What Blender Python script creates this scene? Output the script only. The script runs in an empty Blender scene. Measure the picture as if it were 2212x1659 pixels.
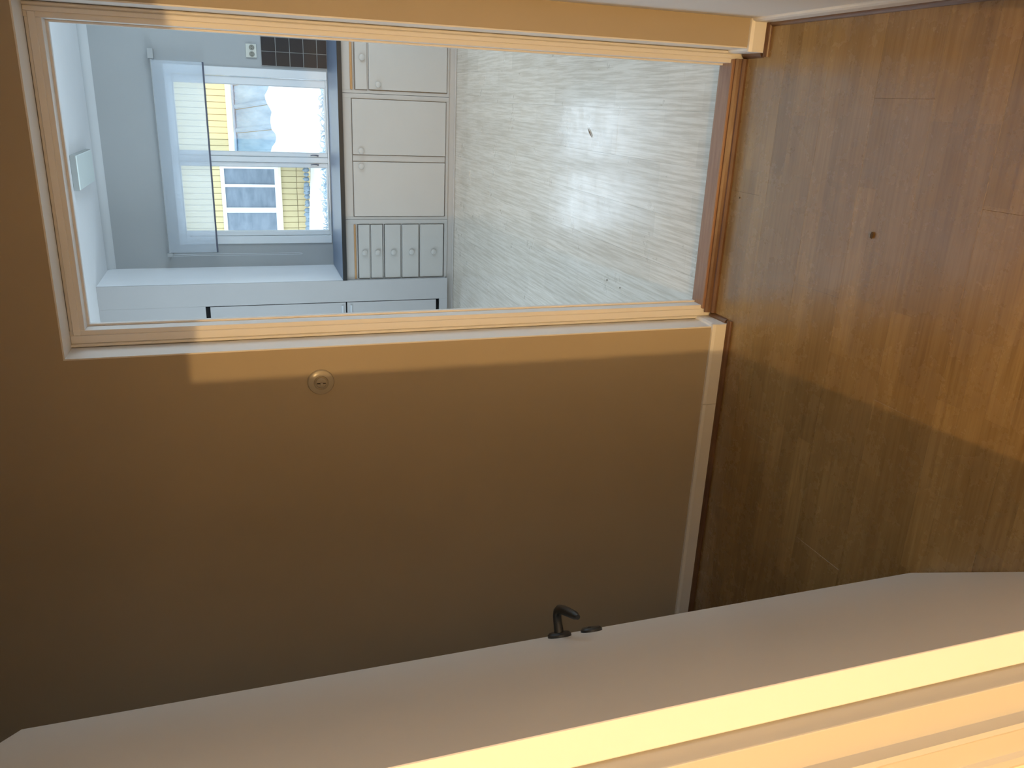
import bpy, bmesh, math, random
from mathutils import Vector, Matrix, Euler
random.seed(7)
S = bpy.context.scene
COL = S.collection

# ------------------------------------------------------------------ camera
H = 1.57                                   # eye height; camera stands over x=0, y=0
cam_d = bpy.data.cameras.new('camera')
cam = bpy.data.objects.new('camera', cam_d)
COL.objects.link(cam)
U = Vector((0.94280563, 0.32655027, -0.06695117))     # towards the right of the room (up in the turned picture)
V = Vector((0.04129979, -0.31372958, -0.94861377))    # downwards (right in the turned picture)
W = Vector((-0.33077464, 0.89159333, -0.30927247))    # viewing direction
m = Matrix.Identity(4)
for i in range(3):
    m[i][0] = V[i]; m[i][1] = U[i]; m[i][2] = -W[i]
m[2][3] = H
cam.matrix_world = m
cam_d.sensor_fit = 'HORIZONTAL'
cam_d.sensor_width = 36.0
cam_d.lens = 36.0 * 1727.4 / 2212.0
cam_d.clip_start = 0.02
S.camera = cam

# ------------------------------------------------------------------ light
world = bpy.data.worlds.new('World'); S.world = world
world.use_nodes = True
nt = world.node_tree; nt.nodes.clear()
wo = nt.nodes.new('ShaderNodeOutputWorld'); bg = nt.nodes.new('ShaderNodeBackground')
bg.inputs[0].default_value = (0.74, 0.88, 1.0, 1); bg.inputs[1].default_value = 3.0
nt.links.new(bg.outputs[0], wo.inputs[0])

def lamp(name, kind, loc, energy, color, **kw):
    d = bpy.data.lights.new(name, kind); d.energy = energy; d.color = color
    for k, v in kw.items(): setattr(d, k, v)
    o = bpy.data.objects.new(name, d); COL.objects.link(o); o.location = loc
    return o
# the bulb of the room behind the camera: warm light through the near doorway
lamp('bulb_light', 'POINT', (-0.27, -4.0, 2.76), 560, (1.0, 0.62, 0.25), shadow_soft_size=0.035)
# cool fill added to brighten the kitchen, through unseen openings in its side walls
dl = lamp('daylight_fill', 'AREA', (-2.85, 4.30, 1.50), 22, (0.66, 0.85, 1.0), shape='RECTANGLE', size=1.7, size_y=1.25)
dl.rotation_euler = Euler((math.radians(90), 0, math.radians(-90)))
dl = lamp('daylight_fill', 'AREA', (2.15, 4.55, 1.50), 33, (0.66, 0.85, 1.0), shape='RECTANGLE', size=1.7, size_y=1.25)
dl.rotation_euler = Euler((math.radians(90), 0, math.radians(90)))

# soft fill added for the dim hall and leaf, through an unseen right-hand opening
dn = lamp('daylight_fill', 'AREA', (2.35, -1.25, 1.55), 24, (1.0, 0.93, 0.80), shape='RECTANGLE', size=1.5, size_y=1.2)
dn.rotation_euler = Euler((math.radians(90), 0, math.radians(90)))

S.view_settings.view_transform = 'Standard'
S.view_settings.look = 'None'
S.view_settings.exposure = 0.0
S.view_settings.gamma = 1.0
S.view_settings.use_curve_mapping = False

# ------------------------------------------------------------------ materials
def new_mat(name):
    mt = bpy.data.materials.new(name); mt.use_nodes = True
    n = mt.node_tree; b = n.nodes['Principled BSDF']
    return mt, n, b
def pos(n):
    return n.nodes.new('ShaderNodeNewGeometry').outputs['Position']
def noise(n, vec, scale, detail=3, rough=0.5, stretch=None):
    if stretch:
        mp = n.nodes.new('ShaderNodeMapping'); mp.inputs['Scale'].default_value = stretch
        n.links.new(vec, mp.inputs['Vector']); vec = mp.outputs[0]
    t = n.nodes.new('ShaderNodeTexNoise'); t.inputs['Scale'].default_value = scale
    t.inputs['Detail'].default_value = detail; t.inputs['Roughness'].default_value = rough
    n.links.new(vec, t.inputs['Vector']); return t.outputs['Fac']
def ramp(n, fac, a, b, c0, c1):
    r = n.nodes.new('ShaderNodeValToRGB')
    r.color_ramp.elements[0].position = a; r.color_ramp.elements[1].position = b
    r.color_ramp.elements[0].color = (*c0, 1); r.color_ramp.elements[1].color = (*c1, 1)
    n.links.new(fac, r.inputs[0]); return r.outputs[0]
def mix(n, f, a, b, blend='MIX'):
    x = n.nodes.new('ShaderNodeMix'); x.data_type = 'RGBA'; x.blend_type = blend
    if isinstance(f, float): x.inputs[0].default_value = f
    else: n.links.new(f, x.inputs[0])
    for s, v in ((6, a), (7, b)):
        if isinstance(v, tuple): x.inputs[s].default_value = (*v, 1)
        else: n.links.new(v, x.inputs[s])
    return x.outputs[2]
def bump(n, b, h, strength, dist):
    bp = n.nodes.new('ShaderNodeBump'); bp.inputs['Strength'].default_value = strength
    bp.inputs['Distance'].default_value = dist
    n.links.new(h, bp.inputs['Height']); n.links.new(bp.outputs[0], b.inputs['Normal'])
def paint(name, c, rough=0.5, bs=0.15, bd=0.001, scale=60, var=0.06, stretch=None, spec=0.5):
    mt, n, b = new_mat(name)
    p = pos(n); f = noise(n, p, 2.5, 4)
    d = tuple(x * (1 - var) for x in c); e = tuple(min(1, x * (1 + var)) for x in c)
    n.links.new(ramp(n, f, .3, .7, d, e), b.inputs['Base Color'])
    b.inputs['Roughness'].default_value = rough
    b.inputs['Specular IOR Level'].default_value = spec
    bump(n, b, noise(n, p, scale, 3, .6, stretch), bs, bd)
    return mt

M = {}
M['wall'] = paint('wall_paint', (0.45, 0.385, 0.285), .75, .12, .001, 180, .03, spec=.25)
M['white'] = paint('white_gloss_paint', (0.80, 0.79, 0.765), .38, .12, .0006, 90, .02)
M['white_near'] = paint('white_gloss_paint_dimmed', (0.54, 0.52, 0.475), .38, .12, .0006, 90, .02)  # white frame paint with its colour darkened to offset too-strong lamplight
M['white_matt'] = paint('white_wall_paint', (0.84, 0.86, 0.875), .6, .10, .0008, 120, .02, spec=.3)
M['near_wall'] = paint('cream_wall_paint', (0.80, 0.77, 0.70), .7, .1, .001, 120, .03)
M['right_wall'] = paint('pale_wall_paint', (0.82, 0.81, 0.79), .6, .1, .001, 140, .02, spec=.3)
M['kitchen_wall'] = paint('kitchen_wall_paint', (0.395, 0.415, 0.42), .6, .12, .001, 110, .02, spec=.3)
M['cove'] = paint('cove_paint', (0.60, 0.625, 0.635), .6, .10, .0008, 120, .02, spec=.3)
M['brushed'] = paint('brush_painted_panel', (0.88, 0.90, 0.92), .3, .5, .0012, 14, .03, stretch=(1, 1, .12))
M['leaf'] = paint('door_paint', (0.80, 0.77, 0.72), .30, .06, .0006, 40, .015)
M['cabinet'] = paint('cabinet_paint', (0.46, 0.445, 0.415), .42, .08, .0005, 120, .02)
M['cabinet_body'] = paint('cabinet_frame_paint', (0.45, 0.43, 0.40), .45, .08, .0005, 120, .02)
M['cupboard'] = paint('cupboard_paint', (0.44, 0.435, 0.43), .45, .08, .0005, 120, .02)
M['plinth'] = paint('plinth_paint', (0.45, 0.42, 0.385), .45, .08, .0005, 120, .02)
M['black'] = paint('black_metal', (0.012, 0.013, 0.013), .42, .2, .0004, 200, .1)
M['dark_gap'] = paint('cupboard_inside', (0.02, 0.02, 0.022), .9, .05, .0005, 50, .05)
M['porcelain'] = paint('old_plastic', (0.44, 0.40, 0.32), .22, .02, .0003, 50, .02)
M['outlet'] = paint('outlet_plastic', (0.60, 0.62, 0.56), .35, .02, .0003, 50, .02)
M['outlet_dark'] = paint('outlet_recess', (0.25, 0.25, 0.21), .5, .02, .0003, 50, .02)
M['grout'] = paint('grout', (0.34, 0.34, 0.33), .85, .3, .0006, 220, .05)
M['lampshade'] = paint('lamp_diffuser', (0.80, 0.90, 0.88), .35, .02, .0003, 50, .02)
M['lamp_edge'] = paint('lamp_edge', (0.36, 0.38, 0.37), .45, .02, .0003, 50, .02)
M['chain'] = paint('chain_plastic', (0.55, 0.58, 0.60), .4, .02, .0003, 50, .02)
M['blind_bar'] = paint('blind_bar', (0.10, 0.11, 0.15), .5, .02, .0003, 50, .02)
M['window_white'] = paint('window_paint', (0.74, 0.78, 0.80), .32, .15, .0005, 60, .02)
M['snow'] = paint('snow', (0.93, 0.95, 0.97), .7, .5, .05, 3, .02)
M['concrete'] = paint('plaster', (0.5, 0.5, 0.5), .9, .1, .001, 60, .04)
M['stone'] = paint('grey_stone', (0.25, 0.32, 0.38), .8, .6, .02, 8, .3)
M['twig'] = paint('frosted_twig', (0.30, 0.38, 0.43), .8, .3, .01, 30, .3)
M['ext_white'] = paint('outside_white_paint', (0.85, 0.86, 0.86), .5, .3, .003, 20, .06)
M['ext_cream'] = paint('outside_cream_paint', (0.82, 0.76, 0.55), .5, .2, .002, 20, .04)
M['crumb'] = paint('brown_crumb', (0.09, 0.06, 0.035), .8, .2, .001, 90, .2)
M['splinter'] = paint('wood_splinter', (0.22, 0.15, 0.09), .8, .2, .001, 90, .2)

def worktop_mat():
    mt, n, b = new_mat('dark_laminate')
    p = pos(n)
    n.links.new(ramp(n, noise(n, p, 260, 2), .4, .75, (.15, .20, .29), (.19, .25, .36)), b.inputs['Base Color'])  # blue base raised so the colour carries the window's reflection
    b.inputs['Roughness'].default_value = .42
    b.inputs['Specular IOR Level'].default_value = .9
    bump(n, b, noise(n, p, 300, 2), .15, .0003)
    return mt
M['worktop'] = worktop_mat()
def tile_mat():
    mt, n, b = new_mat('black_glazed_tile')
    p = pos(n)
    oi = n.nodes.new('ShaderNodeObjectInfo')
    c = ramp(n, oi.outputs['Random'], 0, 1, (.006, .008, .014), (.014, .014, .016))
    n.links.new(mix(n, noise(n, p, 120, 3), c, (.016, .017, .02)), b.inputs['Base Color'])
    b.inputs['Roughness'].default_value = .33
    bump(n, b, noise(n, p, 60, 3), .2, .0005)
    return mt
M['tile'] = tile_mat()

def plank_mat(name, along_x, L, row, c_lo, c_hi, grain_dark, rough, rough_var, seam, film=False, coat=0.0, coat_rough=.2):
    """printed laminate strips: tone per strip, grain stretched along the strip"""
    mt, n, b = new_mat(name)
    p = pos(n)
    sep = n.nodes.new('ShaderNodeSeparateXYZ'); n.links.new(p, sep.inputs[0])
    cmb = n.nodes.new('ShaderNodeCombineXYZ')
    n.links.new(sep.outputs[0 if along_x else 1], cmb.inputs[0])
    n.links.new(sep.outputs[1 if along_x else 0], cmb.inputs[1])
    oi = n.nodes.new('ShaderNodeObjectInfo')
    mu = n.nodes.new('ShaderNodeMath'); mu.operation = 'MULTIPLY'; mu.inputs[1].default_value = 7.0
    n.links.new(oi.outputs['Random'], mu.inputs[0])
    br = n.nodes.new('ShaderNodeTexBrick')
    br.inputs['Scale'].default_value = 1.0
    br.inputs['Brick Width'].default_value = L; br.inputs['Row Height'].default_value = row
    br.inputs['Mortar Size'].default_value = 0.0004; br.inputs['Mortar Smooth'].default_value = 0.3
    br.offset = 0.37; br.offset_frequency = 2; br.squash = 1.0
    br.inputs['Color1'].default_value = (*c_lo, 1); br.inputs['Color2'].default_value = (*c_hi, 1)
    br.inputs['Mortar'].default_value = (*[x * seam for x in c_lo], 1)
    n.links.new(cmb.outputs[0], br.inputs['Vector'])
    g1 = noise(n, cmb.outputs[0], 3.2, 7, .62, (1.0, 26, 1))
    g2 = noise(n, cmb.outputs[0], 12, 4, .6, (1, 22, 1))
    c = mix(n, ramp(n, g1, .42, .60, (0, 0, 0), (1, 1, 1)), br.outputs['Color'], grain_dark, 'MULTIPLY')
    c2 = mix(n, ramp(n, g2, .45, .8, (0, 0, 0), (.55, .55, .55)), c, grain_dark, 'MULTIPLY')
    n.links.new(c2, b.inputs['Base Color'])
    rn = noise(n, p, 5.0, 5, .65)
    rr = n.nodes.new('ShaderNodeMapRange'); rr.inputs[1].default_value = .3; rr.inputs[2].default_value = .7
    rr.inputs[3].default_value = rough - rough_var; rr.inputs[4].default_value = rough + rough_var
    n.links.new(rn, rr.inputs[0]); n.links.new(rr.outputs[0], b.inputs['Roughness'])
    b.inputs['Coat Weight'].default_value = coat; b.inputs['Coat IOR'].default_value = 1.6
    cr = n.nodes.new('ShaderNodeMapRange'); cr.inputs[1].default_value = .35; cr.inputs[2].default_value = .65
    cr.inputs[3].default_value = coat_rough * .55; cr.inputs[4].default_value = coat_rough * 1.6
    n.links.new(noise(n, p, 9.0, 5, .7), cr.inputs[0]); n.links.new(cr.outputs[0], b.inputs['Coat Roughness'])
    if film:
        cross = noise(n, p, 16, 5, .7, (1.0, 5.0, 1)); cross2 = noise(n, p, 16, 5, .7, (6.0, 1.0, 1))
        ad = n.nodes.new('ShaderNodeMath'); ad.operation = 'ADD'
        n.links.new(cross, ad.inputs[0]); n.links.new(cross2, ad.inputs[1])
        bump(n, b, ad.outputs[0], .3, .0012)
    else:
        bump(n, b, g1, .12, .0006)
    return mt
M['parquet'] = plank_mat('oak_strip_laminate', True, .46, .066, (.27, .167, .060), (.36, .232, .088), (.80, .74, .66), .33, .05, .85, coat=.9, coat_rough=.24)
M['ash'] = plank_mat('pale_ash_laminate', False, .72, .096, (.65, .59, .505), (.74, .675, .585), (.78, .75, .70), .32, .07, .85, film=True, coat=.9, coat_rough=.15)
def wood(name, c0, c1, rough, stretch, scale=10, coat=0.0):
    mt, n, b = new_mat(name)
    p = pos(n)
    n.links.new(ramp(n, noise(n, p, scale, 6, .6, stretch), .3, .7, c0, c1), b.inputs['Base Color'])
    b.inputs['Roughness'].default_value = rough; b.inputs['Coat Weight'].default_value = coat
    bump(n, b, noise(n, p, scale * 2, 5, .6, stretch), .2, .0006)
    return mt
M['threshold'] = wood('varnished_threshold', (.24, .125, .07), (.34, .195, .115), .3, (1, 12, 12), 7, .3)
M['trim_wood'] = wood('brown_trim_wood', (.11, .052, .024), (.17, .088, .042), .35, (1, 1, 1), 9, .25)
M['board_wood'] = wood('breadboard_wood', (.36, .19, .075), (.46, .26, .11), .5, (1, 8, 8), 8)
M['siding'] = wood('yellow_siding_paint', (.56, .46, .23), (.61, .51, .27), .55, (6, 6, .6), 6)
M['siding_low'] = wood('pale_siding_paint', (.62, .50, .26), (.70, .57, .31), .6, (6, 6, .6), 6)  # paler yellow of the lower boards, backing and shed wall

def metal_roof_mat():
    mt, n, b = new_mat('corrugated_roof_metal')
    p = pos(n)
    n.links.new(ramp(n, noise(n, p, 5, 5, .6, (1.4, .35, .35)), .3, .72, (.17, .28, .38), (.33, .45, .54)), b.inputs['Base Color'])
    b.inputs['Roughness'].default_value = .45; b.inputs['Metallic'].default_value = .15
    return mt
M['metal_roof'] = metal_roof_mat()
def glass_mat(name, tint, ior=1.45):
    mt, n, b = new_mat(name)
    n.nodes.remove(b)
    out = n.nodes['Material Output']
    tr = n.nodes.new('ShaderNodeBsdfTransparent'); tr.inputs[0].default_value = (*tint, 1)
    gl = n.nodes.new('ShaderNodeBsdfGlossy'); gl.inputs['Roughness'].default_value = .02
    fr = n.nodes.new('ShaderNodeFresnel'); fr.inputs[0].default_value = ior
    ms = n.nodes.new('ShaderNodeMixShader')
    n.links.new(fr.outputs[0], ms.inputs[0]); n.links.new(tr.outputs[0], ms.inputs[1]); n.links.new(gl.outputs[0], ms.inputs[2])
    n.links.new(ms.outputs[0], out.inputs[0])
    return mt
M['glass'] = glass_mat('window_glass', (.97, .985, 1.0))
def ext_glass():
    mt, n, b = new_mat('dark_window_glass')
    p = pos(n)
    n.links.new(ramp(n, noise(n, p, 4, 5, .6, (1, 1, 3)), .3, .75, (.13, .17, .21), (.23, .28, .33)), b.inputs['Base Color'])
    b.inputs['Roughness'].default_value = .15
    return mt
M['ext_glass'] = ext_glass()
def blind_mat():
    mt, n, b = new_mat('sheer_blind_fabric')
    n.nodes.remove(b); out = n.nodes['Material Output']
    tr = n.nodes.new('ShaderNodeBsdfTransparent'); tr.inputs[0].default_value = (.95, .97, 1, 1)
    df = n.nodes.new('ShaderNodeBsdfDiffuse'); df.inputs[0].default_value = (.90, .94, .97, 1)
    tl = n.nodes.new('ShaderNodeBsdfTranslucent'); tl.inputs[0].default_value = (.93, .97, 1, 1)
    a = n.nodes.new('ShaderNodeMixShader'); a.inputs[0].default_value = .6
    n.links.new(df.outputs[0], a.inputs[1]); n.links.new(tl.outputs[0], a.inputs[2])
    w = noise(n, pos(n), 900, 2)
    rr = n.nodes.new('ShaderNodeMapRange'); rr.inputs[3].default_value = .34; rr.inputs[4].default_value = .46
    n.links.new(w, rr.inputs[0])
    c = n.nodes.new('ShaderNodeMixShader')
    n.links.new(rr.outputs[0], c.inputs[0]); n.links.new(tr.outputs[0], c.inputs[1]); n.links.new(a.outputs[0], c.inputs[2])
    n.links.new(c.outputs[0], out.inputs[0])
    return mt
M['blind'] = blind_mat()

# ------------------------------------------------------------------ mesh helpers
class MB:
    def __init__(self): self.bm = bmesh.new()
    def box(self, a, b, bev=0.0, seg=1):
        lo = [min(a[i], b[i]) for i in range(3)]; hi = [max(a[i], b[i]) for i in range(3)]
        vs = [self.bm.verts.new((x, y, z)) for x in (lo[0], hi[0]) for y in (lo[1], hi[1]) for z in (lo[2], hi[2])]
        fs = [self.bm.faces.new([vs[i] for i in q]) for q in ((0,1,3,2),(4,6,7,5),(0,4,5,1),(2,3,7,6),(0,2,6,4),(1,5,7,3))]
        if bev:
            es = list({e for f in fs for e in f.edges})
            bmesh.ops.bevel(self.bm, geom=es, offset=bev, segments=seg, affect='EDGES', profile=.6)
        return self
    def prism(self, pts, f0, f1):
        """pts: closed 2-D outline; f0/f1 map a point to the two ends"""
        a = [self.bm.verts.new(f0(*p)) for p in pts]; b = [self.bm.verts.new(f1(*p)) for p in pts]
        k = len(pts)
        self.bm.faces.new(a); self.bm.faces.new(b[::-1])
        for i in range(k): self.bm.faces.new([a[i], b[i], b[(i+1) % k], a[(i+1) % k]])
        return self
    def lathe(self, prof, c, axis, seg=24):
        """prof: list of (radius, distance along axis)"""
        axis = Vector(axis).normalized(); t = Vector((0, 0, 1)) if abs(axis.z) < .9 else Vector((1, 0, 0))
        e1 = axis.cross(t).normalized(); e2 = axis.cross(e1); c = Vector(c); rings = []
        for r, h in prof:
            if r < 1e-6: rings.append([self.bm.verts.new(c + axis * h)])
            else: rings.append([self.bm.verts.new(c + axis * h + (e1 * math.cos(2*math.pi*i/seg) + e2 * math.sin(2*math.pi*i/seg)) * r) for i in range(seg)])
        for A, Bq in zip(rings, rings[1:]):
            for i in range(seg):
                j = (i + 1) % seg
                if len(A) == 1 and len(Bq) == 1: continue
                if len(A) == 1: self.bm.faces.new([A[0], Bq[j], Bq[i]])
                elif len(Bq) == 1: self.bm.faces.new([A[i], A[j], Bq[0]])
                else: self.bm.faces.new([A[i], A[j], Bq[j], Bq[i]])
        return self
    def tube(self, pts, radii, seg=12, squash=(1, 1), up=(0, 0, 1)):
        pts = [Vector(p) for p in pts]; rings = []
        for i, p in enumerate(pts):
            d = (pts[min(i+1, len(pts)-1)] - pts[max(i-1, 0)]).normalized()
            u = Vector(up); e1 = d.cross(u).normalized(); e2 = e1.cross(d).normalized()
            r = radii[i] if isinstance(radii, (list, tuple)) else radii
            rings.append([self.bm.verts.new(p + (e1 * math.cos(2*math.pi*k/seg) * squash[0] + e2 * math.sin(2*math.pi*k/seg) * squash[1]) * r) for k in range(seg)])
        for A, Bq in zip(rings, rings[1:]):
            for k in range(seg):
                j = (k + 1) % seg; self.bm.faces.new([A[k], A[j], Bq[j], Bq[k]])
        self.bm.faces.new(rings[0][::-1]); self.bm.faces.new(rings[-1])
        return self
    def build(self, name, mat, parent=None, smooth=False):
        bmesh.ops.recalc_face_normals(self.bm, faces=self.bm.faces[:])
        me = bpy.data.meshes.new(name); self.bm.to_mesh(me); self.bm.free()
        me.materials.append(M[mat] if isinstance(mat, str) else mat)
        if smooth:
            for p in me.polygons: p.use_smooth = True
            try: me.set_sharp_from_angle(angle=math.radians(40))
            except Exception: pass
        o = bpy.data.objects.new(name, me); COL.objects.link(o)
        if parent:
            o.parent = parent; o.matrix_parent_inverse = parent_matrix(parent).inverted()
        return o
def parent_matrix(o):
    mm = o.matrix_basis.copy()
    if o.parent: mm = parent_matrix(o.parent) @ o.matrix_parent_inverse @ mm
    return mm
def tag(o, label=None, cat=None, group=None, kind=None):
    if label: o['label'] = label
    if cat: o['category'] = cat
    if group: o['group'] = group
    if kind: o['kind'] = kind
    return o
def empty(name, loc, label=None, cat=None, group=None, kind=None):
    o = bpy.data.objects.new(name, None); COL.objects.link(o); o.location = loc; o.empty_display_size = .1
    return tag(o, label, cat, group, kind)

# ------------------------------------------------------------------ measures
YF, YR, YB = 2.29, 2.395, 2.46          # partition: hall face, recessed door frame, kitchen face
XL, XR, ZT = -0.695, 0.192, 2.040       # doorway recess
IL, IR, IT = -0.643, 0.151, 1.998       # clear opening of the frame
RW = 0.273                              # hall's right wall
YN, YNr = 0.645, 0.60                    # near wall: hall face, room face
CE = 2.54
YK = 6.65                               # kitchen far wall

# ------------------------------------------------------------------ floors
def planks(floor_obj, name, along_x, x0, x1, y0, y1, w, L, mat, gap=.00012, th=.009):
    a0, a1, b0, b1 = (x0, x1, y0, y1) if along_x else (y0, y1, x0, x1)
    r = 0; b = math.floor(b0 / w) * w
    while b < b1 - 1e-6:
        bb0, bb1 = max(b, b0), min(b + w, b1)
        a = a0 - ((r * .41) % 1) * L; r += 1
        while a < a1:
            aa0, aa1 = max(a, a0), min(a + L, a1); a += L
            if aa1 - aa0 < .02 or bb1 - bb0 < .01: continue
            dz = random.uniform(-.0002, 0)
            lo = (aa0 + gap, bb0 + gap); hi = (aa1 - gap, bb1 - gap)
            mb = MB()
            if along_x: mb.box((lo[0], lo[1], -th), (hi[0], hi[1], dz), .0003)
            else: mb.box((lo[1], lo[0], -th), (hi[1], hi[0], dz), .0003)
            mb.build(name, mat, floor_obj)
        b += w
fl = MB().box((-3.2, -5.4, -.12), (2.2, YR + .01, -.0095)).build('floor', 'concrete')
tag(fl, 'warm brown oak-strip laminate floor of the hall', 'floor', kind='structure')
planks(fl, 'plank', True, -3.2, RW, YN - .1, YR, .198, 1.28, 'parquet')
fn = MB().box((-3.2, -5.4, -.0094), (2.2, YN - .1, -.0004)).build('laminate_sheet', 'parquet', fl)
fk = MB().box((-2.8, YR + .01, -.12), (2.0, YK + .1, -.0095)).build('floor', 'concrete')
tag(fk, 'pale ash laminate kitchen floor with wiped streaks', 'floor', kind='structure')
planks(fk, 'plank', False, -2.6, 1.9, YB - .03, 6.10, .192, 1.28, 'ash')

# ------------------------------------------------------------------ walls
w = MB()
w.box((-3.2, YF, -.01), (XL, YB, CE)); w.box((XR, YF, -.01), (2.1, YB, CE)); w.box((XL, YF, ZT), (XR, YB, CE))
wall = tag(w.build('wall_front', 'wall'), 'taupe painted wall around the kitchen doorway', 'wall', kind='structure')
# white linings of the recess
MB().box((XL, YF + .0005, 0), (XL + .004, YR, ZT)).build('reveal_lining', 'white', wall)
MB().box((XR - .004, YF + .0005, 0), (XR, YR, ZT)).build('reveal_lining', 'white', wall)
MB().box((XL + .004, YF + .0005, ZT - .004), (XR - .004, YR, ZT)).build('reveal_lining', 'white', wall)
# kitchen side skin of the partition (white)
ks = MB()
ks.box((-2.6, YB, 0), (IL - .09, YB + .012, CE)); ks.box((IR + .09, YB, 0), (1.9, YB + .012, CE)); ks.box((IL - .09, YB, 2.09), (IR + .09, YB + .012, CE))
ks.build('plaster_skin', 'white_matt', wall)
tag(MB().box((RW, YNr, -.01), (RW + .1, YF, CE)).build('wall_right', 'right_wall'), 'pale grey-beige side wall beside the kitchen doorway', 'wall', kind='structure')
tag(MB().box((-3.3, YNr, -.01), (-3.2, YF, CE)).build('wall_left', 'wall'), 'taupe end wall of the hall', 'wall', kind='structure')
NX0, NX1, NZ = -.765, .232, 2.075
w = MB()
w.box((-3.2, YNr, -.01), (NX0, YN, CE)); w.box((NX1, YNr, -.01), (RW, YN, CE)); w.box((NX0, YNr, NZ), (NX1, YN, CE))
w.box((RW, YNr, -.01), (2.1, YN, CE))
tag(w.build('wall_near', 'near_wall'), 'cream wall with the doorway the viewer looks through', 'wall', kind='structure')
# room behind the viewer
w = MB(); w.box((-3.3, -5.4, -.01), (-3.2, YNr, 2.85)); w.box((2.1, -5.4, -.01), (2.2, -2.05, 2.85)); w.box((2.1, -.45, -.01), (2.2, YNr, 2.85)); w.box((2.1, -2.05, -.01), (2.2, -.45, .9)); w.box((2.1, -2.05, 2.2), (2.2, -.45, 2.85)); w.box((-3.3, -5.5, -.01), (2.2, -5.4, 2.85))  # gap in the right wall added for the fill light
w.box((-3.2, YNr - .0005, CE), (2.1, YN, 2.85))
tag(w.build('wall_back', 'near_wall'), 'cream walls of the room behind the viewer', 'wall', kind='structure')
c = MB(); c.box((-3.3, -5.5, 2.85), (2.2, YNr + .08, 2.93)); c.box((-3.3, YNr, CE), (2.2, YB, CE + .08))
tag(c.build('ceiling', 'white_matt'), 'white ceiling of the hall', 'ceiling', kind='structure')
tag(MB().box((-2.8, YB, CE), (2.0, YK + .1, CE + .08)).build('ceiling', 'white_matt'), 'white kitchen ceiling lit by the window', 'ceiling', kind='structure')

# kitchen far wall with window opening
WX0, WX1, WZ0, WZ1 = -1.13, 0.167, .868, 2.02
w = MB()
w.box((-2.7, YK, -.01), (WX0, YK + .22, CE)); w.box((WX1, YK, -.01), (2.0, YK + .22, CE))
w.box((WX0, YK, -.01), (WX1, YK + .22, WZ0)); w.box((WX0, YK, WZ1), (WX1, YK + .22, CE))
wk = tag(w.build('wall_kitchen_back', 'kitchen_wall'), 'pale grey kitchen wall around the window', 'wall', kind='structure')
# cove where that wall meets the ceiling
r = .055; pts = [(YK, CE)] + [(YK - r + r * math.sin(a), CE - r + r * math.cos(a)) for a in [math.pi/2 * i / 8 for i in range(9)]]
pts = [(YK, CE)] + [(YK - r + r * math.sin(math.pi/2*i/8), CE - r + r * math.cos(math.pi/2*i/8)) for i in range(9)]
# concave: arc bulges into the corner
pts = [(YK - .0, CE - .0), (YK - r, CE)] + [(YK - r + r * math.sin(t), CE - r + r * math.cos(t)) for t in [math.pi/2*i/10 for i in range(1, 10)]] + [(YK, CE - r)]
tag(MB().prism(pts, lambda y, z: (-1.31, y, z), lambda y, z: (1.9, y, z)).build('trim_1', 'cove', smooth=True), 'soft coved corner between kitchen wall and ceiling', 'trim', kind='structure')
w = MB()                                    # right kitchen wall with a hole added for the fill light
w.box((1.9, YB, -.01), (2.0, 3.70, CE)); w.box((1.9, 5.40, -.01), (2.0, YK, CE)); w.box((1.9, 3.70, -.01), (2.0, 5.40, .88)); w.box((1.9, 3.70, 2.12), (2.0, 5.40, CE))
tag(w.build('wall_kitchen_right', 'white_matt'), 'white side wall of the kitchen', 'wall', kind='structure')
w = MB(); w.box((-2.7, YB, -.01), (-2.6, 3.45, CE)); w.box((-2.7, 5.15, -.01), (-2.6, YK, CE)); w.box((-2.7, 3.45, -.01), (-2.6, 5.15, .88)); w.box((-2.7, 3.45, 2.12), (-2.6, 5.15, CE))
tag(w.build('wall_kitchen_left', 'white_matt'), 'white end wall of the kitchen', 'wall', kind='structure')

# ------------------------------------------------------------------ kitchen doorway frame (door_1)
d1 = empty('door_1', (-.25, YR, 0), 'white door frame of the kitchen opening, without a leaf', 'door frame', kind='structure')
def jamb(s):                                 # s=-1 left, +1 right
    xo, xi = (XL + .004, IL) if s < 0 else (XR - .004, IR)
    k = 1 if s < 0 else -1                   # direction from wall into the opening
    b = MB()
    b.box((xo, YR + .004, 0), (xi, YB, ZT), .0008)                      # body
    b.build('jamb', 'white', d1)
    b = MB()                                 # stepped face: flat band between two fillets
    b.box((xo + k * .012, YR, .045), (xi - k * .0135, YR + .006, ZT - .004), .0012)
    b.build('face_board', 'white', d1)
    c0 = xo + k * .0055
    pr = [(c0 + .0055 * math.cos(t), YR + .005 - .0075 * math.sin(t)) for t in [math.pi * i / 8 for i in range(9)]]
    MB().prism(pr, lambda x, y: (x, y, .045), lambda x, y: (x, y, ZT - .004)).build('moulding', 'white', d1, smooth=True)
    b = MB(); b.box((xi, YB - .016, 0), (xi + k * .006, YB, IT + .006), .001)     # kitchen-side lip
    b.build('stop_strip', 'white', d1)
    b = MB(); a0 = xi - k * .09
    b.box((min(a0, xi), YB + .002, 0), (max(a0, xi), YB + .018, 2.088), .002); b.build('architrave', 'white', d1)
jamb(-1); jamb(1)
MB().box((IL, YR + .004, IT), (IR, YB, ZT - .004), .0008).build('head', 'white', d1)
MB().box((IL - .0130, YR, IT + .012), (IR + .0130, YR + .006, ZT - .012), .0012).build('face_board', 'white', d1)
MB().box((IL + .006, YB - .016, IT - .006), (IR - .006, YB, IT + .001), .001).build('stop_strip', 'white', d1)
MB().box((IL, YB + .002, IT), (IR, YB + .018, 2.088), .002).build('architrave', 'white', d1)
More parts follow.
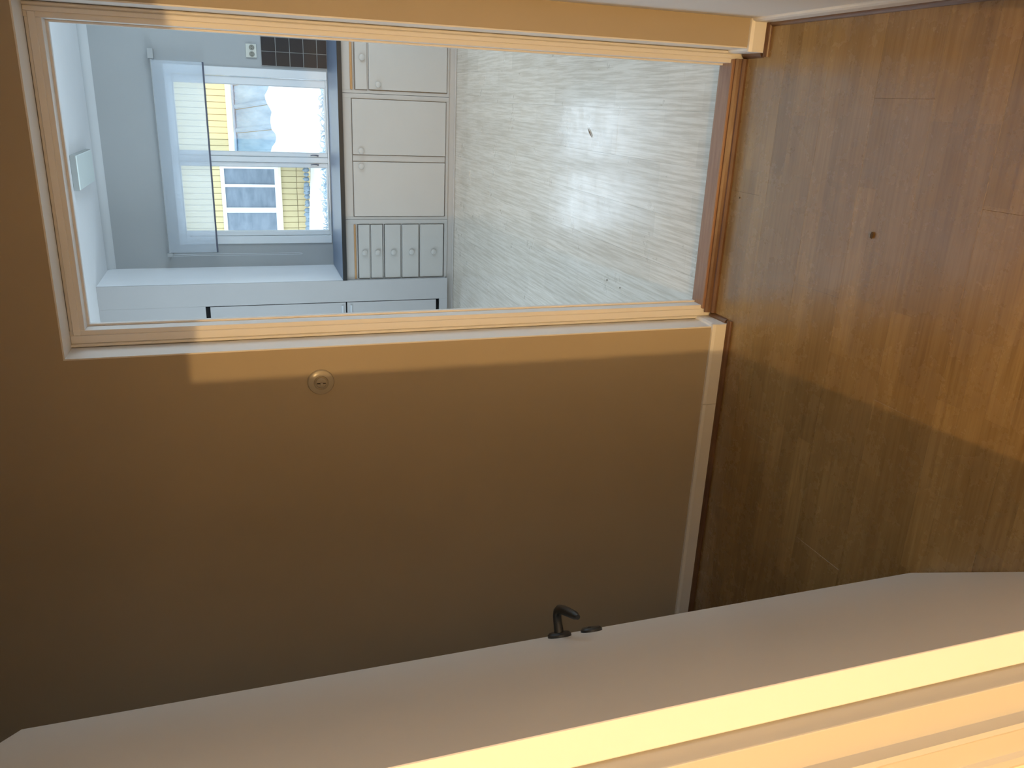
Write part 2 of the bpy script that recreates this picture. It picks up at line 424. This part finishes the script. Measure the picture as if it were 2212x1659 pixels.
# threshold board
th = tag(MB().box((IL - .012, YR - .006, 0), (IR + .012, YB + .004, .045), .0035, 2).build('threshold', 'threshold', d1), 'reddish varnished wooden threshold')

# ------------------------------------------------------------------ baseboards and floor trims
def base_profile(t=.014, h=.064):
    return [(0, 0), (t, 0), (t, h - .010), (t * .62, h - .001), (t * .3, h), (0, h)]
def quarter(t, q=.014):
    return [(t, 0)] + [(t + q * math.cos(a), q * math.sin(a)) for a in [math.pi/2*i/5 for i in range(6)]]
def run_x(name, mat, pts, x0, x1, y, s, parent):     # along X, thickness grows towards s*Y
    return MB().prism(pts, lambda u, z: (x0, y + s * u, z), lambda u, z: (x1, y + s * u, z)).build(name, mat, parent)
def run_y(name, mat, pts, y0, y1, x, s, parent):
    return MB().prism(pts, lambda u, z: (x + s * u, y0, z), lambda u, z: (x + s * u, y1, z)).build(name, mat, parent)
bl = empty('baseboard_front', (-1.5, YF, 0), 'white baseboard with brown quarter-round under the taupe wall', 'baseboard', kind='structure')
run_x('board', 'white', base_profile(), -.9725, XL + .0134, YF, -1, bl)
run_x('board', 'white', base_profile(), -3.19, -.9738, YF, -1, bl)
run_y('board_return', 'white', base_profile(.0095), YF, YR, XL + .004, 1, bl)
run_x('quarter_round', 'trim_wood', quarter(.014), -3.19, XL + .026, YF, -1, bl)
run_y('quarter_round', 'trim_wood', quarter(.0095), YF - .0005, YR - .008, XL + .004, 1, bl)
br_ = empty('baseboard_right', (.24, YF, 0), 'white baseboard with brown quarter-round beside the doorway and along the pale side wall', 'baseboard', kind='structure')
run_x('board', 'white', base_profile(), XR - .0134, RW - .0005, YF, -1, br_)
run_y('board_return', 'white', base_profile(.0095), YF, YR, XR - .004, -1, br_)
run_x('quarter_round', 'trim_wood', quarter(.014), XR - .026, RW - .0005, YF, -1, br_)
run_y('quarter_round', 'trim_wood', quarter(.0095), YF - .0005, YR - .008, XR - .004, -1, br_)
run_y('board', 'white', base_profile(.0100), YN, YF - .0145, RW, -1, br_)
run_y('quarter_round', 'trim_wood', quarter(.0100, .011), YN, YF - .0285, RW, -1, br_)
# moulding along the foot of the threshold
tr = empty('trim_2', (-.25, YR - .01, 0), 'brown wooden moulding along the foot of the threshold', 'trim', kind='structure')
MB().prism([(0, 0), (.018, 0), (.0185, .007), (.013, .014), (.007, .016), (.006, .026), (.003, .034), (0, .036)], lambda u, z: (XL + .028, YR - .006 - u, z), lambda u, z: (XR - .028, YR - .006 - u, z)).build('moulding', 'trim_wood', tr)

# ------------------------------------------------------------------ near doorway frame (trim_3) and the open leaf (door_2)
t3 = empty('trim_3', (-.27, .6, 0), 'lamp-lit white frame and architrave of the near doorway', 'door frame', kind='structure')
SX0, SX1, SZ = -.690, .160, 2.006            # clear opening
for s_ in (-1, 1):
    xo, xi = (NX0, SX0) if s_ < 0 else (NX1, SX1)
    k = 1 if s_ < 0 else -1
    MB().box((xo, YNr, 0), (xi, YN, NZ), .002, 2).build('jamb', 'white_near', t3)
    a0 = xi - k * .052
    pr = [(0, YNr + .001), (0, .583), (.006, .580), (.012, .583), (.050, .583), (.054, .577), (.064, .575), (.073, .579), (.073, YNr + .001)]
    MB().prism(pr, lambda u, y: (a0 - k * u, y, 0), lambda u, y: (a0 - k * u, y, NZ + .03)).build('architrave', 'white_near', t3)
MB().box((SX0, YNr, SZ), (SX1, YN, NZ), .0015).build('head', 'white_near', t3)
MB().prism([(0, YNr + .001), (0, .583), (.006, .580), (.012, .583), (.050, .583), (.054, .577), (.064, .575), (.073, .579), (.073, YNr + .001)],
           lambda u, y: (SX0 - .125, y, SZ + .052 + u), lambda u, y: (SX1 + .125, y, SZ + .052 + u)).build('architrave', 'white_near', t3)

# leaf: local x runs from hinge to free edge, local -y is the face that looks at the kitchen/viewer
FREE = Vector((-1.08689, 1.34286, 0)); DIR = Vector((-.53258521, .84637639, 0)); NRM = Vector((.84637639, .53258521, 0))
LW, LT, LZ0, LZ1 = .832, .040, .006, 2.0
HINGE = FREE - DIR * LW
def LP(a, o, z): return HINGE + DIR * a + NRM * o + Vector((0, 0, z))      # a from hinge, o out of the visible face
lf = empty('door_2', tuple(HINGE), 'white flush door standing wide open with black lever handle', 'door', kind='structure')
def leafbox(a0, a1, o0, o1, z0, z1, bev=0.0):
    b = MB(); b.box((a0, o0, z0), (a1, o1, z1), bev)
    for v in b.bm.verts: v.co = LP(v.co.x, v.co.y, v.co.z)
    return b
leafbox(0, LW, -LT, 0, LZ0, LZ1, .0012).build('door_leaf', 'leaf', lf)
leafbox(LW - .0005, LW + .0015, -.031, -.009, .86, 1.08).build('lock_plate', 'black', lf)
for z in (.25, 1.75):
    MB().tube([LP(-.004, -LT - .004, z), LP(-.004, -LT - .004, z + .09)], .006, 10, up=(1, 0, 0)).build('hinge', 'leaf', lf)
HA = LW - .035; HZ = .982
def oval(a, z, rx, rz, h, name, rim=.85, parent=lf):
    b = MB(); seg = 28; rings = []
    for f, o in ((1, 0), (1, h * .55), (rim, h), (0, h)):
        if f == 0: rings.append([b.bm.verts.new(LP(a, o, z))])
        else: rings.append([b.bm.verts.new(LP(a + rx * f * math.cos(2*math.pi*i/seg), o, z + rz * f * math.sin(2*math.pi*i/seg))) for i in range(seg)])
    b.bm.faces.new(rings[0][::-1])
    for A, Bq in zip(rings, rings[1:]):
        for i in range(seg):
            j = (i+1) % seg
            if len(Bq) == 1: b.bm.faces.new([A[i], A[j], Bq[0]])
            else: b.bm.faces.new([A[i], A[j], Bq[j], Bq[i]])
    return b.build(name, 'black', parent, smooth=True)
lever = oval(HA, HZ, .0255, .0255, .009, 'lever_handle')
path = [(HA, .006, HZ), (HA, .030, HZ), (HA - .002, .043, HZ), (HA - .010, .053, HZ), (HA - .024, .0575, HZ), (HA - .045, .057, HZ), (HA - .075, .053, HZ - .001), (HA - .105, .048, HZ - .002), (HA - .118, .045, HZ - .003)]
MB().tube([LP(*p) for p in path], [.0105, .0092, .0092, .0095, .010, .010, .0095, .0085, .005], 14, (1, 1)).build('lever', 'black', lever, smooth=True)
key = oval(HA, HZ - .074, .0235, .0235, .008, 'key_escutcheon')
b = MB(); b.lathe([(0, .0078), (.004, .0078), (.004, .0088), (0, .0088)], LP(HA, 0, HZ - .070), NRM, 12); b.build('keyhole', 'dark_gap', key)

# ------------------------------------------------------------------ round switch on the taupe wall
sw = empty('light_switch', (-.8, YF, 1.374), 'round old-style rotary light switch on the taupe wall', 'switch')
ax = (0, -1, 0); c0 = (-.8, YF, 1.374)
MB().lathe([(0, 0), (.0385, 0), (.0385, .004), (.0365, .008), (.030, .0105), (.0215, .0115), (.0190, .0075), (.017, .0070), (0, .0070)], c0, ax, 40).build('cover_ring', 'porcelain', sw, smooth=True)
MB().lathe([(0, .0065), (.0160, .0065), (.0158, .0125), (.013, .0155), (0, .0165)], c0, ax, 32).build('rotary_dial', 'porcelain', sw, smooth=True)
MB().box((-.8013, YF - .0172, 1.374 - .0125), (-.7987, YF - .0150, 1.374 + .0125), .0004).build('dial_slot', 'dark_gap', sw)
MB().lathe([(.0035, .014), (.0040, .020), (.0052, .025), (.0050, .029), (.003, .031), (0, .0315)], (-.8, YF, 1.374), ax, 16).build('toggle_grip', 'porcelain', sw, smooth=True)

# ------------------------------------------------------------------ kitchen window (window_1)
win = empty('window_1', (-.48, YK, WZ0), 'white two-casement kitchen window above the worktop', 'window', kind='structure')
YW = YK - .012
fr = MB()
fr.box((WX0, YW, WZ0), (WX0 + .060, YW + .10, WZ1), .003); fr.box((WX1 - .060, YW, WZ0), (WX1, YW + .10, WZ1), .003)
fr.box((WX0 + .06, YW, WZ1 - .05), (WX1 - .06, YW + .10, WZ1), .003); fr.box((WX0 + .06, YW + .004, WZ0), (WX1 - .06, YW + .10, WZ0 + .012), .002)
fr.box((-.505, YW + .002, WZ0 + .012), (-.465, YW + .10, WZ1 - .05), .003)
fr.build('window_frame', 'window_white', win)
for s, (x0, x1) in enumerate(((WX0 + .060, -.505), (-.465, WX1 - .060))):
    gx0, gx1 = (-1.033, -.540) if s == 0 else (-.432, .050)
    z0, z1 = WZ0 + .012, WZ1 - .05; g0, g1 = WZ0 + .024, 1.962
    b = MB()
    y0, y1 = YW + .014, YW + .054
    b.box((x0 + .002, y0, z0 + .001), (gx0, y1, z1 - .002), .003); b.box((gx1, y0, z0 + .001), (x1 - .002, y1, z1 - .002), .003)
    b.box((gx0, y0, z0 + .001), (gx1, y1, g0), .002); b.box((gx0, y0, g1), (gx1, y1, z1 - .002), .002)
    sash = b.build('sash', 'window_white', win)
    MB().box((gx0 - .004, y0 + .026, g0 - .004), (gx1 + .004, y0 + .030, g1 + .004)).build('pane', 'glass', sash)
    b = MB()
    for (p, q, z_, t_) in ((gx0, gx0 + .004, g0, g1), (gx1 - .004, gx1, g0, g1)):
        b.box((p, y0 + .015, z_), (q, y0 + .026, t_))
    b.build('glazing_bead', 'window_white', sash)
    hx = -.520 if s == 0 else -.450
    b = MB(); b.tube([(hx, y0 - .001, .955), (hx, y0 - .012, .958), (hx + .004, y0 - .014, .968), (hx + .004, y0 - .012, .995), (hx, y0 - .010, 1.012)], [.006, .005, .005, .004, .003], 8, up=(1, 0, 0))
    tag(b.build('window_latch', 'blind_bar', sash, smooth=True), 'small dark window latch')

# roller blind
bl2 = empty('roller_blind', (-.5, 6.6, 2.09), 'half-lowered sheer white roller blind over the kitchen window', 'blind')
BY = YK - .055
MB().tube([(-1.185, BY - .006, 2.09), (.192, BY - .006, 2.09)], .0095, 16).build('roller_tube', 'kitchen_wall', bl2, smooth=True)
MB().box((-1.180, BY - .016, 1.752), (.187, BY - .0152, 2.09)).build('blind_fabric', 'blind', bl2)
MB().box((-1.182, BY - .021, 1.742), (.189, BY - .011, 1.754), .002).build('bottom_bar', 'blind_bar', bl2)
for x0, x1 in ((-1.214, -1.187), (.194, .262)):
    MB().box((x0, BY - .02, 2.072), (x1, YK, 2.112), .003).build('bracket', 'kitchen_wall', bl2)
for dx in (0, .012):
    pts = [(-1.208 + dx, BY - .012, 2.08 - i * .045) for i in range(22)]
    MB().tube(pts, .0016, 6, up=(1, 0, 0)).build('pull_chain', 'chain', bl2)
MB().tube([(-1.208, BY - .012, 1.136), (-1.206, BY - .012, 1.118), (-1.202, BY - .012, 1.11), (-1.198, BY - .012, 1.118), (-1.196, BY - .012, 1.136)], .0018, 6, up=(0, 1, 0)).build('pull_chain', 'chain', bl2)

# power outlet
ou = empty('power_outlet', (.2865, YK, 1.407), 'double white power outlet above the black tiles', 'outlet')
MB().box((.240, YK - .014, 1.370), (.333, YK, 1.446), .003, 2).build('cover_plate', 'outlet', ou)
for x in (.2635, .3085):
    s_ = MB().lathe([(0, .0142), (.0185, .0142), (.019, .0155), (.0165, .0158), (.016, .0146), (0, .0146)], (x, YK, 1.403), (0, -1, 0), 24).build('socket', 'outlet_dark', ou, smooth=True)
    b = MB()
    for dx in (-.0085, .0085): b.lathe([(0, .0145), (.0026, .0145), (.0026, .0152), (0, .0152)], (x + dx, YK, 1.403), (0, -1, 0), 10)
    b.build('pin_holes', 'dark_gap', s_)

# ceiling lamp
cl = empty('ceiling_lamp', (-.525, 6.0, CE), 'shallow rectangular lamp on the kitchen ceiling', 'lamp')
MB().box((-.628, 5.70, 2.506), (-.412, 6.30, CE), .003).build('lamp_housing', 'lamp_edge', cl)
MB().box((-.624, 5.704, 2.500), (-.416, 6.296, 2.509), .003).build('diffuser', 'lampshade', cl)

# black tile splashback: tiles laid on the far wall
MB().box((.186, YK - .008, .864), (1.9, YK, 1.340)).build('grout', 'grout', wk)
cols = [(.191, .286)] + [(.291 + .1 * i, .386 + .1 * i) for i in range(16)]
rows = [(.866, .934), (.939, 1.033), (1.038, 1.132), (1.137, 1.232), (1.237, 1.336)]
for x0, x1 in cols:
    for z0, z1 in rows:
        MB().box((x0 + .0005, YK - .0125, z0), (min(x1, 1.89), YK - .006, z1), .0012).build('tile', 'tile', wk)

# ------------------------------------------------------------------ worktop and base cabinets
CF = 6.04                       # front of doors and drawers
wt = MB().box((-1.308, 6.020, .832), (1.895, YK - .0, .862), .0025, 2).build('worktop', 'worktop')
tag(wt, 'dark laminate worktop, tinted blue for the window reflection, with black front edge under the kitchen window', 'worktop')
tag(MB().box((-1.3085, 6.0165, .8315), (1.895, 6.0205, .8622), .001).build('edge_strip', 'black', wt), 'black front edge')
def knob(x, z, parent, r=.0205):
    MB().lathe([(.012, -.002), (.011, .003), (r * .9, .006), (r, .010), (r * .94, .014), (r * .6, .0175), (0, .018)], (x, CF, z), (0, -1, 0), 24).build('knob', 'cabinet', parent, smooth=True)
def front(name, x0, x1, z0, z1, parent, kn=None):
    o = MB().box((x0, CF, z0), (x1, CF + .018, z1), .0035, 2).build(name, 'cabinet', parent)
    if kn: knob(kn[0], kn[1], o)
    return o
def carcass(cab, x0, x1, openings):
    """face frame with real recesses behind the fronts, closed box behind"""
    b = MB()
    b.box((x0 + .001, CF + .034, .058), (x1 - .001, YK - .01, .831))
    b.build('body', 'cabinet_body', cab)
    b = MB(); f0, f1 = CF + .010, CF + .034
    zs = sorted({.056, .831} | {z for o in openings for z in (o[2], o[3])})
    # stiles
    ox0 = min(o[0] for o in openings); ox1 = max(o[1] for o in openings)
    b.box((x0 + .001, f0, .056), (ox0, f1, .831), .001); b.box((ox1, f0, .056), (x1 - .001, f1, .831), .001)
    b.box((ox0, f0, max(o[3] for o in openings)), (ox1, f1, .831), .001); b.box((ox0, f0, .056), (ox1, f1, min(o[2] for o in openings)), .001)
    b.build('face_frame', 'cabinet_body', cab)
# unit of five drawers
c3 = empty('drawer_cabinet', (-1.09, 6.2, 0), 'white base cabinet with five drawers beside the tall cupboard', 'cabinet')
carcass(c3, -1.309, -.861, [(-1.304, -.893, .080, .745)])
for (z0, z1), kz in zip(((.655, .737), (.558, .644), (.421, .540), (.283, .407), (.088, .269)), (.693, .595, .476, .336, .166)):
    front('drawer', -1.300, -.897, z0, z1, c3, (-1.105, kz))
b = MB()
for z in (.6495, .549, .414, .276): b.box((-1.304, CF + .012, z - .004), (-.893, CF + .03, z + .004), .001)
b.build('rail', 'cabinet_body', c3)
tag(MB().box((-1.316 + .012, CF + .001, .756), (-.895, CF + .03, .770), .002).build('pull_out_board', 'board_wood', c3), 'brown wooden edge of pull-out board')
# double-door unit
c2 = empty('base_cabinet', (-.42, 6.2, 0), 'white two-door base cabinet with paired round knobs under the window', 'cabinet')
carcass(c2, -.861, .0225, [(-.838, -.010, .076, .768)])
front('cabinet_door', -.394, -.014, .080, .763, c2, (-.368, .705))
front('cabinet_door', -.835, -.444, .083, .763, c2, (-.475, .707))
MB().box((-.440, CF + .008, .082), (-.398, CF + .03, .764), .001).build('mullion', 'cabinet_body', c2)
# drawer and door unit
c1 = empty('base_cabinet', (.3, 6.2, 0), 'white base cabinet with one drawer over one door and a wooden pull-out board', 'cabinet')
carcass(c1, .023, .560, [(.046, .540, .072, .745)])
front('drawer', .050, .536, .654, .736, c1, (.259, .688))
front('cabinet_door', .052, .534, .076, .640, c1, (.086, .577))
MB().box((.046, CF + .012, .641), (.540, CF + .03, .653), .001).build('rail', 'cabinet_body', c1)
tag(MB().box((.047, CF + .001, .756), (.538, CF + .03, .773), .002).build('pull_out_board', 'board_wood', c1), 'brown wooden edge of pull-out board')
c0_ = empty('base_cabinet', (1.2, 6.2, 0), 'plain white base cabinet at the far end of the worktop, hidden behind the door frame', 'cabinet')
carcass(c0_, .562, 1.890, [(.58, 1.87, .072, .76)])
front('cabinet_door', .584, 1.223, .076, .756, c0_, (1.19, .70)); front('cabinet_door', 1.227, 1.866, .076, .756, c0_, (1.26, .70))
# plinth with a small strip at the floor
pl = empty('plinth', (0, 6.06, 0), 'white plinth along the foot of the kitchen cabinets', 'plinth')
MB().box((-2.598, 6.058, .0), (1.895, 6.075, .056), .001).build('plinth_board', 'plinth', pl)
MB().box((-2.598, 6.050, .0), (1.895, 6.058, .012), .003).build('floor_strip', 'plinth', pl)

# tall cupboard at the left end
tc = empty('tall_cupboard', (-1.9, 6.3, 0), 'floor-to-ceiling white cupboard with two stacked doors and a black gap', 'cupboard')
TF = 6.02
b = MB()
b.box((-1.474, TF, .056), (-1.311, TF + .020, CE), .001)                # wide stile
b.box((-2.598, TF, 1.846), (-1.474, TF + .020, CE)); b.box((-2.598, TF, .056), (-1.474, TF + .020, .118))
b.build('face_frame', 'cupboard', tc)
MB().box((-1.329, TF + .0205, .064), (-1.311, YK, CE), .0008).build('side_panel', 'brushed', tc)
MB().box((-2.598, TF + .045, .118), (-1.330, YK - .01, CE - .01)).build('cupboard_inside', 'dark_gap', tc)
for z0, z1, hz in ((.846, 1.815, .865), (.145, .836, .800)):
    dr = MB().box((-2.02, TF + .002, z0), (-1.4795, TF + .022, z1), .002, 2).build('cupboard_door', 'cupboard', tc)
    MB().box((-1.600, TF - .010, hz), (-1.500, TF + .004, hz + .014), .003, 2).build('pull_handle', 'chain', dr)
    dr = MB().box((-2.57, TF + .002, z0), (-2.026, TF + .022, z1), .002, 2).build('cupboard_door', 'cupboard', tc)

# ------------------------------------------------------------------ small things on the floors
def crumb(x, y, r, name, label, mat='crumb', fl_=1.0):
    b = MB(); bmesh.ops.create_icosphere(b.bm, subdivisions=1, radius=r)
    for v in b.bm.verts:
        v.co *= random.uniform(.7, 1.2); v.co.z *= .5; v.co.x *= fl_
        v.co += Vector((x, y, r * .45))
    return tag(b.build(name, mat), label, 'debris')
crumb(-.740, 3.265, .005, 'floor_speck', 'small dark crumb on the kitchen floor, the larger of two near the left jamb')
crumb(-.746, 3.13, .004, 'floor_speck', 'tiny dark crumb on the kitchen floor, closest to the threshold')
crumb(-.287, 1.698, .007, 'floor_speck', 'dark knot in the hall laminate print, built as a raised speck', fl_=1.5)  # stands for a knot of the floor print, not loose debris
crumb(-.262, 2.317, .003, 'floor_speck', 'tiny speck on the hall floor close to the threshold')
b = MB(); b.tube([(-.094, 3.60, .003), (-.112, 3.575, .004), (-.134, 3.545, .003)], [.001, .005, .001], 6, (1, .5)); tag(b.build('wood_splinter', 'splinter'), 'brown wood splinter lying in the window reflection on the kitchen floor', 'debris')

# ------------------------------------------------------------------ outside: neighbour house, lean-to roof, snow
hs = empty('neighbour_house', (-1, 13, -.5), 'yellow board-clad house outside the kitchen window', 'house')
YH = 13.0
MB().box((-7, YH + .035, -.6), (6, YH + .3, 2.88)).build('wall_backing', 'siding_low', hs)
HWX0, HWX1, HWZ0, HWZ1 = -2.13, -1.03, .93, 1.80
bw = .0865; x = -5.0; k = 0
while x < 3.2:
    k += 1; dy = random.uniform(-.003, .003)
    zlo = .705
    segs = [(zlo, 2.88)]
    if x + bw > HWX0 and x < HWX1: segs = [(zlo, HWZ0), (HWZ1, 2.88)]
    for z0, z1 in segs:
        MB().box((x + .0025, YH + dy, z0), (x + bw - .0025, YH + .032, z1), .004).build('siding_board', 'siding', hs)
    MB().box((x + .0025, YH + .012 + dy, .48), (x + bw - .0025, YH + .034, .70), .004).build('siding_board', 'siding_low', hs)
    x += bw
b = MB(); t = .055
b.box((HWX0, YH - .03, HWZ1 - t), (HWX1, YH + .02, HWZ1)); b.box((HWX0, YH - .03, HWZ0 + .04), (HWX1, YH + .02, HWZ0 + .04 + t))
b.box((HWX0, YH - .03, HWZ0 + .04 + t), (HWX0 + t, YH + .02, HWZ1 - t)); b.box((HWX1 - t, YH - .03, HWZ0 + .04 + t), (HWX1, YH + .02, HWZ1 - t))
MB().box((-7.2, YH - .35, 2.88), (6.2, YH + .3, 2.93)).build('eaves', 'ext_cream', hs)
MB().prism([(YH - .40, 2.93), (YH + 5, 4.9), (YH + 5, 5.15), (YH - .44, 3.10)], lambda y, z: (-7.2, y, z), lambda y, z: (6.2, y, z)).build('roof', 'snow', hs)
hw = b.build('house_window_frame', 'ext_white', hs)
b = MB()
for x0, x1 in ((-1.355, -1.315), (-1.735, -1.66)): b.box((x0, YH - .028, HWZ0 + .04 + t), (x1, YH + .018, HWZ1 - t), .004)
b.build('mullion', 'ext_white', hw)
for x0, x1 in ((-1.315, HWX1 - t), (-1.66, -1.355), (HWX0 + t, -1.735)):
    MB().box((x0, YH + .002, HWZ0 + .04 + t), (x1, YH + .008, HWZ1 - t)).build('pane', 'ext_glass', hw)
MB().box((HWX0 - .03, YH - .05, HWZ0), (HWX1 + .03, YH + .02, HWZ0 + .04), .004).build('window_sill', 'ext_cream', hs)
MB().box((-.96, YH - .045, 1.565), (3.2, YH - .003, 1.650), .004).build('fascia_board', 'ext_cream', hs)

# lean-to roof of corrugated sheets
sh = empty('lean_to_roof', (.6, 12, .9), 'blue-grey corrugated lean-to roof, its lower half under snow', 'roof')
A = Vector((0, 12.93, 1.535)); Bv = Vector((.22, 10.6, .62)); rw = .325
nseg = 8
for i in range(10):
    x0 = -.90 + i * rw
    b = MB(); top = []; bot = []
    prof = [(0, 0), (.02, .022), (.055, .024), (.075, .004), (.125, .0), (.15, .007), (.175, 0), (.225, 0), (.25, .006), (.275, 0), (.318, 0)]
    rows_ = []
    for e in (A, Bv):
        rows_.append([b.bm.verts.new(Vector((x0 + u + e.x, e.y, e.z + h))) for u, h in prof])
        rows_.append([b.bm.verts.new(Vector((x0 + u + e.x, e.y, e.z + h - .006))) for u, h in prof])
    n_ = len(prof)
    for j in range(n_ - 1):
        b.bm.faces.new([rows_[0][j], rows_[0][j+1], rows_[2][j+1], rows_[2][j]]); b.bm.faces.new([rows_[1][j], rows_[1][j+1], rows_[3][j+1], rows_[3][j]])
    for q in ((0, 1), (2, 3)):
        for j in range(n_ - 1): b.bm.faces.new([rows_[q[0]][j], rows_[q[0]][j+1], rows_[q[1]][j+1], rows_[q[1]][j]])
    b.build('roof_sheet', 'metal_roof', sh)
MB().tube([(-.96, 12.90, 1.548), (2.5, 12.90, 1.548)], .022, 10).build('flashing_roll', 'stone', sh)
b = MB(); b.box((-.60, 11.2, -.5), (2.6, 11.26, .62)); b.build('shed_wall', 'siding_low', sh)
# snow slab lying on the lower half with a ragged upper edge
b = MB(); nx, ny = 64, 20; grid = []
for i in range(nx + 1):
    u = -.97 + 3.55 * i / nx
    edge = .50 + .035 * math.sin(u * 7.3) + .025 * math.sin(u * 17 + 1) + random.uniform(-.012, .012)
    col = []
    for j in range(ny + 1):
        t = edge + (1.06 - edge) * j / ny
        p = A + (Bv - A) * t
        hgt = .026 + .075 * min(1, (j / ny) * 3.5) + random.uniform(-.006, .006)
        if j == 0: hgt = .0
        if i == 0: hgt -= p.z - .42
        if j == ny: hgt = .47 - p.z
        col.append(b.bm.verts.new((u + p.x, p.y, p.z + hgt)))
    grid.append(col)
for i in range(nx):
    for j in range(ny): b.bm.faces.new([grid[i][j], grid[i+1][j], grid[i+1][j+1], grid[i][j+1]])
tag(b.build('roof_snow', 'snow', smooth=True), 'thick white snow on the lower half of the metal roof', 'snow', kind='stuff')

# snow-covered ground
b = MB(); nx, ny = 90, 46; grid = []
for i in range(nx + 1):
    col = []
    for j in range(ny + 1):
        x = -8 + 15 * i / nx; y = 8.2 + 4.78 * j / ny
        z = .50 + .02 * math.sin(x * 2.1 + y) + .015 * math.sin(y * 5 + x * 3) + random.uniform(-.006, .006)
        if y > 12.6: z += .03
        col.append(b.bm.verts.new((x, y, z)))
    grid.append(col)
for i in range(nx):
    for j in range(ny): b.bm.faces.new([grid[i][j], grid[i+1][j], grid[i+1][j+1], grid[i][j+1]])
tag(b.build('snow_ground', 'snow', smooth=True), 'white snow-covered ground between the window and the yellow house', 'snow', kind='stuff')

# ragged stones along the foot of the house
for i in range(26):
    b = MB(); bmesh.ops.create_icosphere(b.bm, subdivisions=2, radius=1)
    x = -2.35 + i * .066 + random.uniform(-.015, .015); sx, sy, sz = random.uniform(.03, .055), .05, random.uniform(.035, .06)
    ph = random.uniform(0, 6)
    for v in b.bm.verts:
        k_ = 1 + .16 * math.sin(v.co.x * 5 + ph) * math.cos(v.co.z * 6 + ph)
        v.co = Vector((x + v.co.x * sx * k_, 12.86 + v.co.y * sy * k_ + (i % 3) * .02, .565 + v.co.z * sz * k_))
    tag(b.build('foundation_stone', 'stone'), 'blue-grey stone poking out of the snow at the foot of the yellow house', 'stone', 'stones along the foot of the yellow house')
# frosted hedge: a tangle nobody could count
b = MB()
for i in range(260):
    x = random.uniform(-2.3, .45); y = 10.42 + random.uniform(-.12, .12) + .08 * math.sin(x * 3)
    z = .50; l = random.uniform(.02, .10); a = random.uniform(-1.2, 1.2)
    p0 = Vector((x, y, z)); p1 = p0 + Vector((math.sin(a) * l, random.uniform(-.03, .03), math.cos(a) * l * .8))
    p2 = p1 + Vector((random.uniform(-.06, .06), random.uniform(-.02, .02), random.uniform(-.01, .03)))
    b.tube([p0, p1, p2], [.007, .006, .003], 5, up=(0, 1, .01))
tag(b.build('frosted_hedge', 'twig'), 'tangle of frosted twigs poking through the snow below the window', 'hedge', kind='stuff')
# lower snow bank lying just beyond the sill
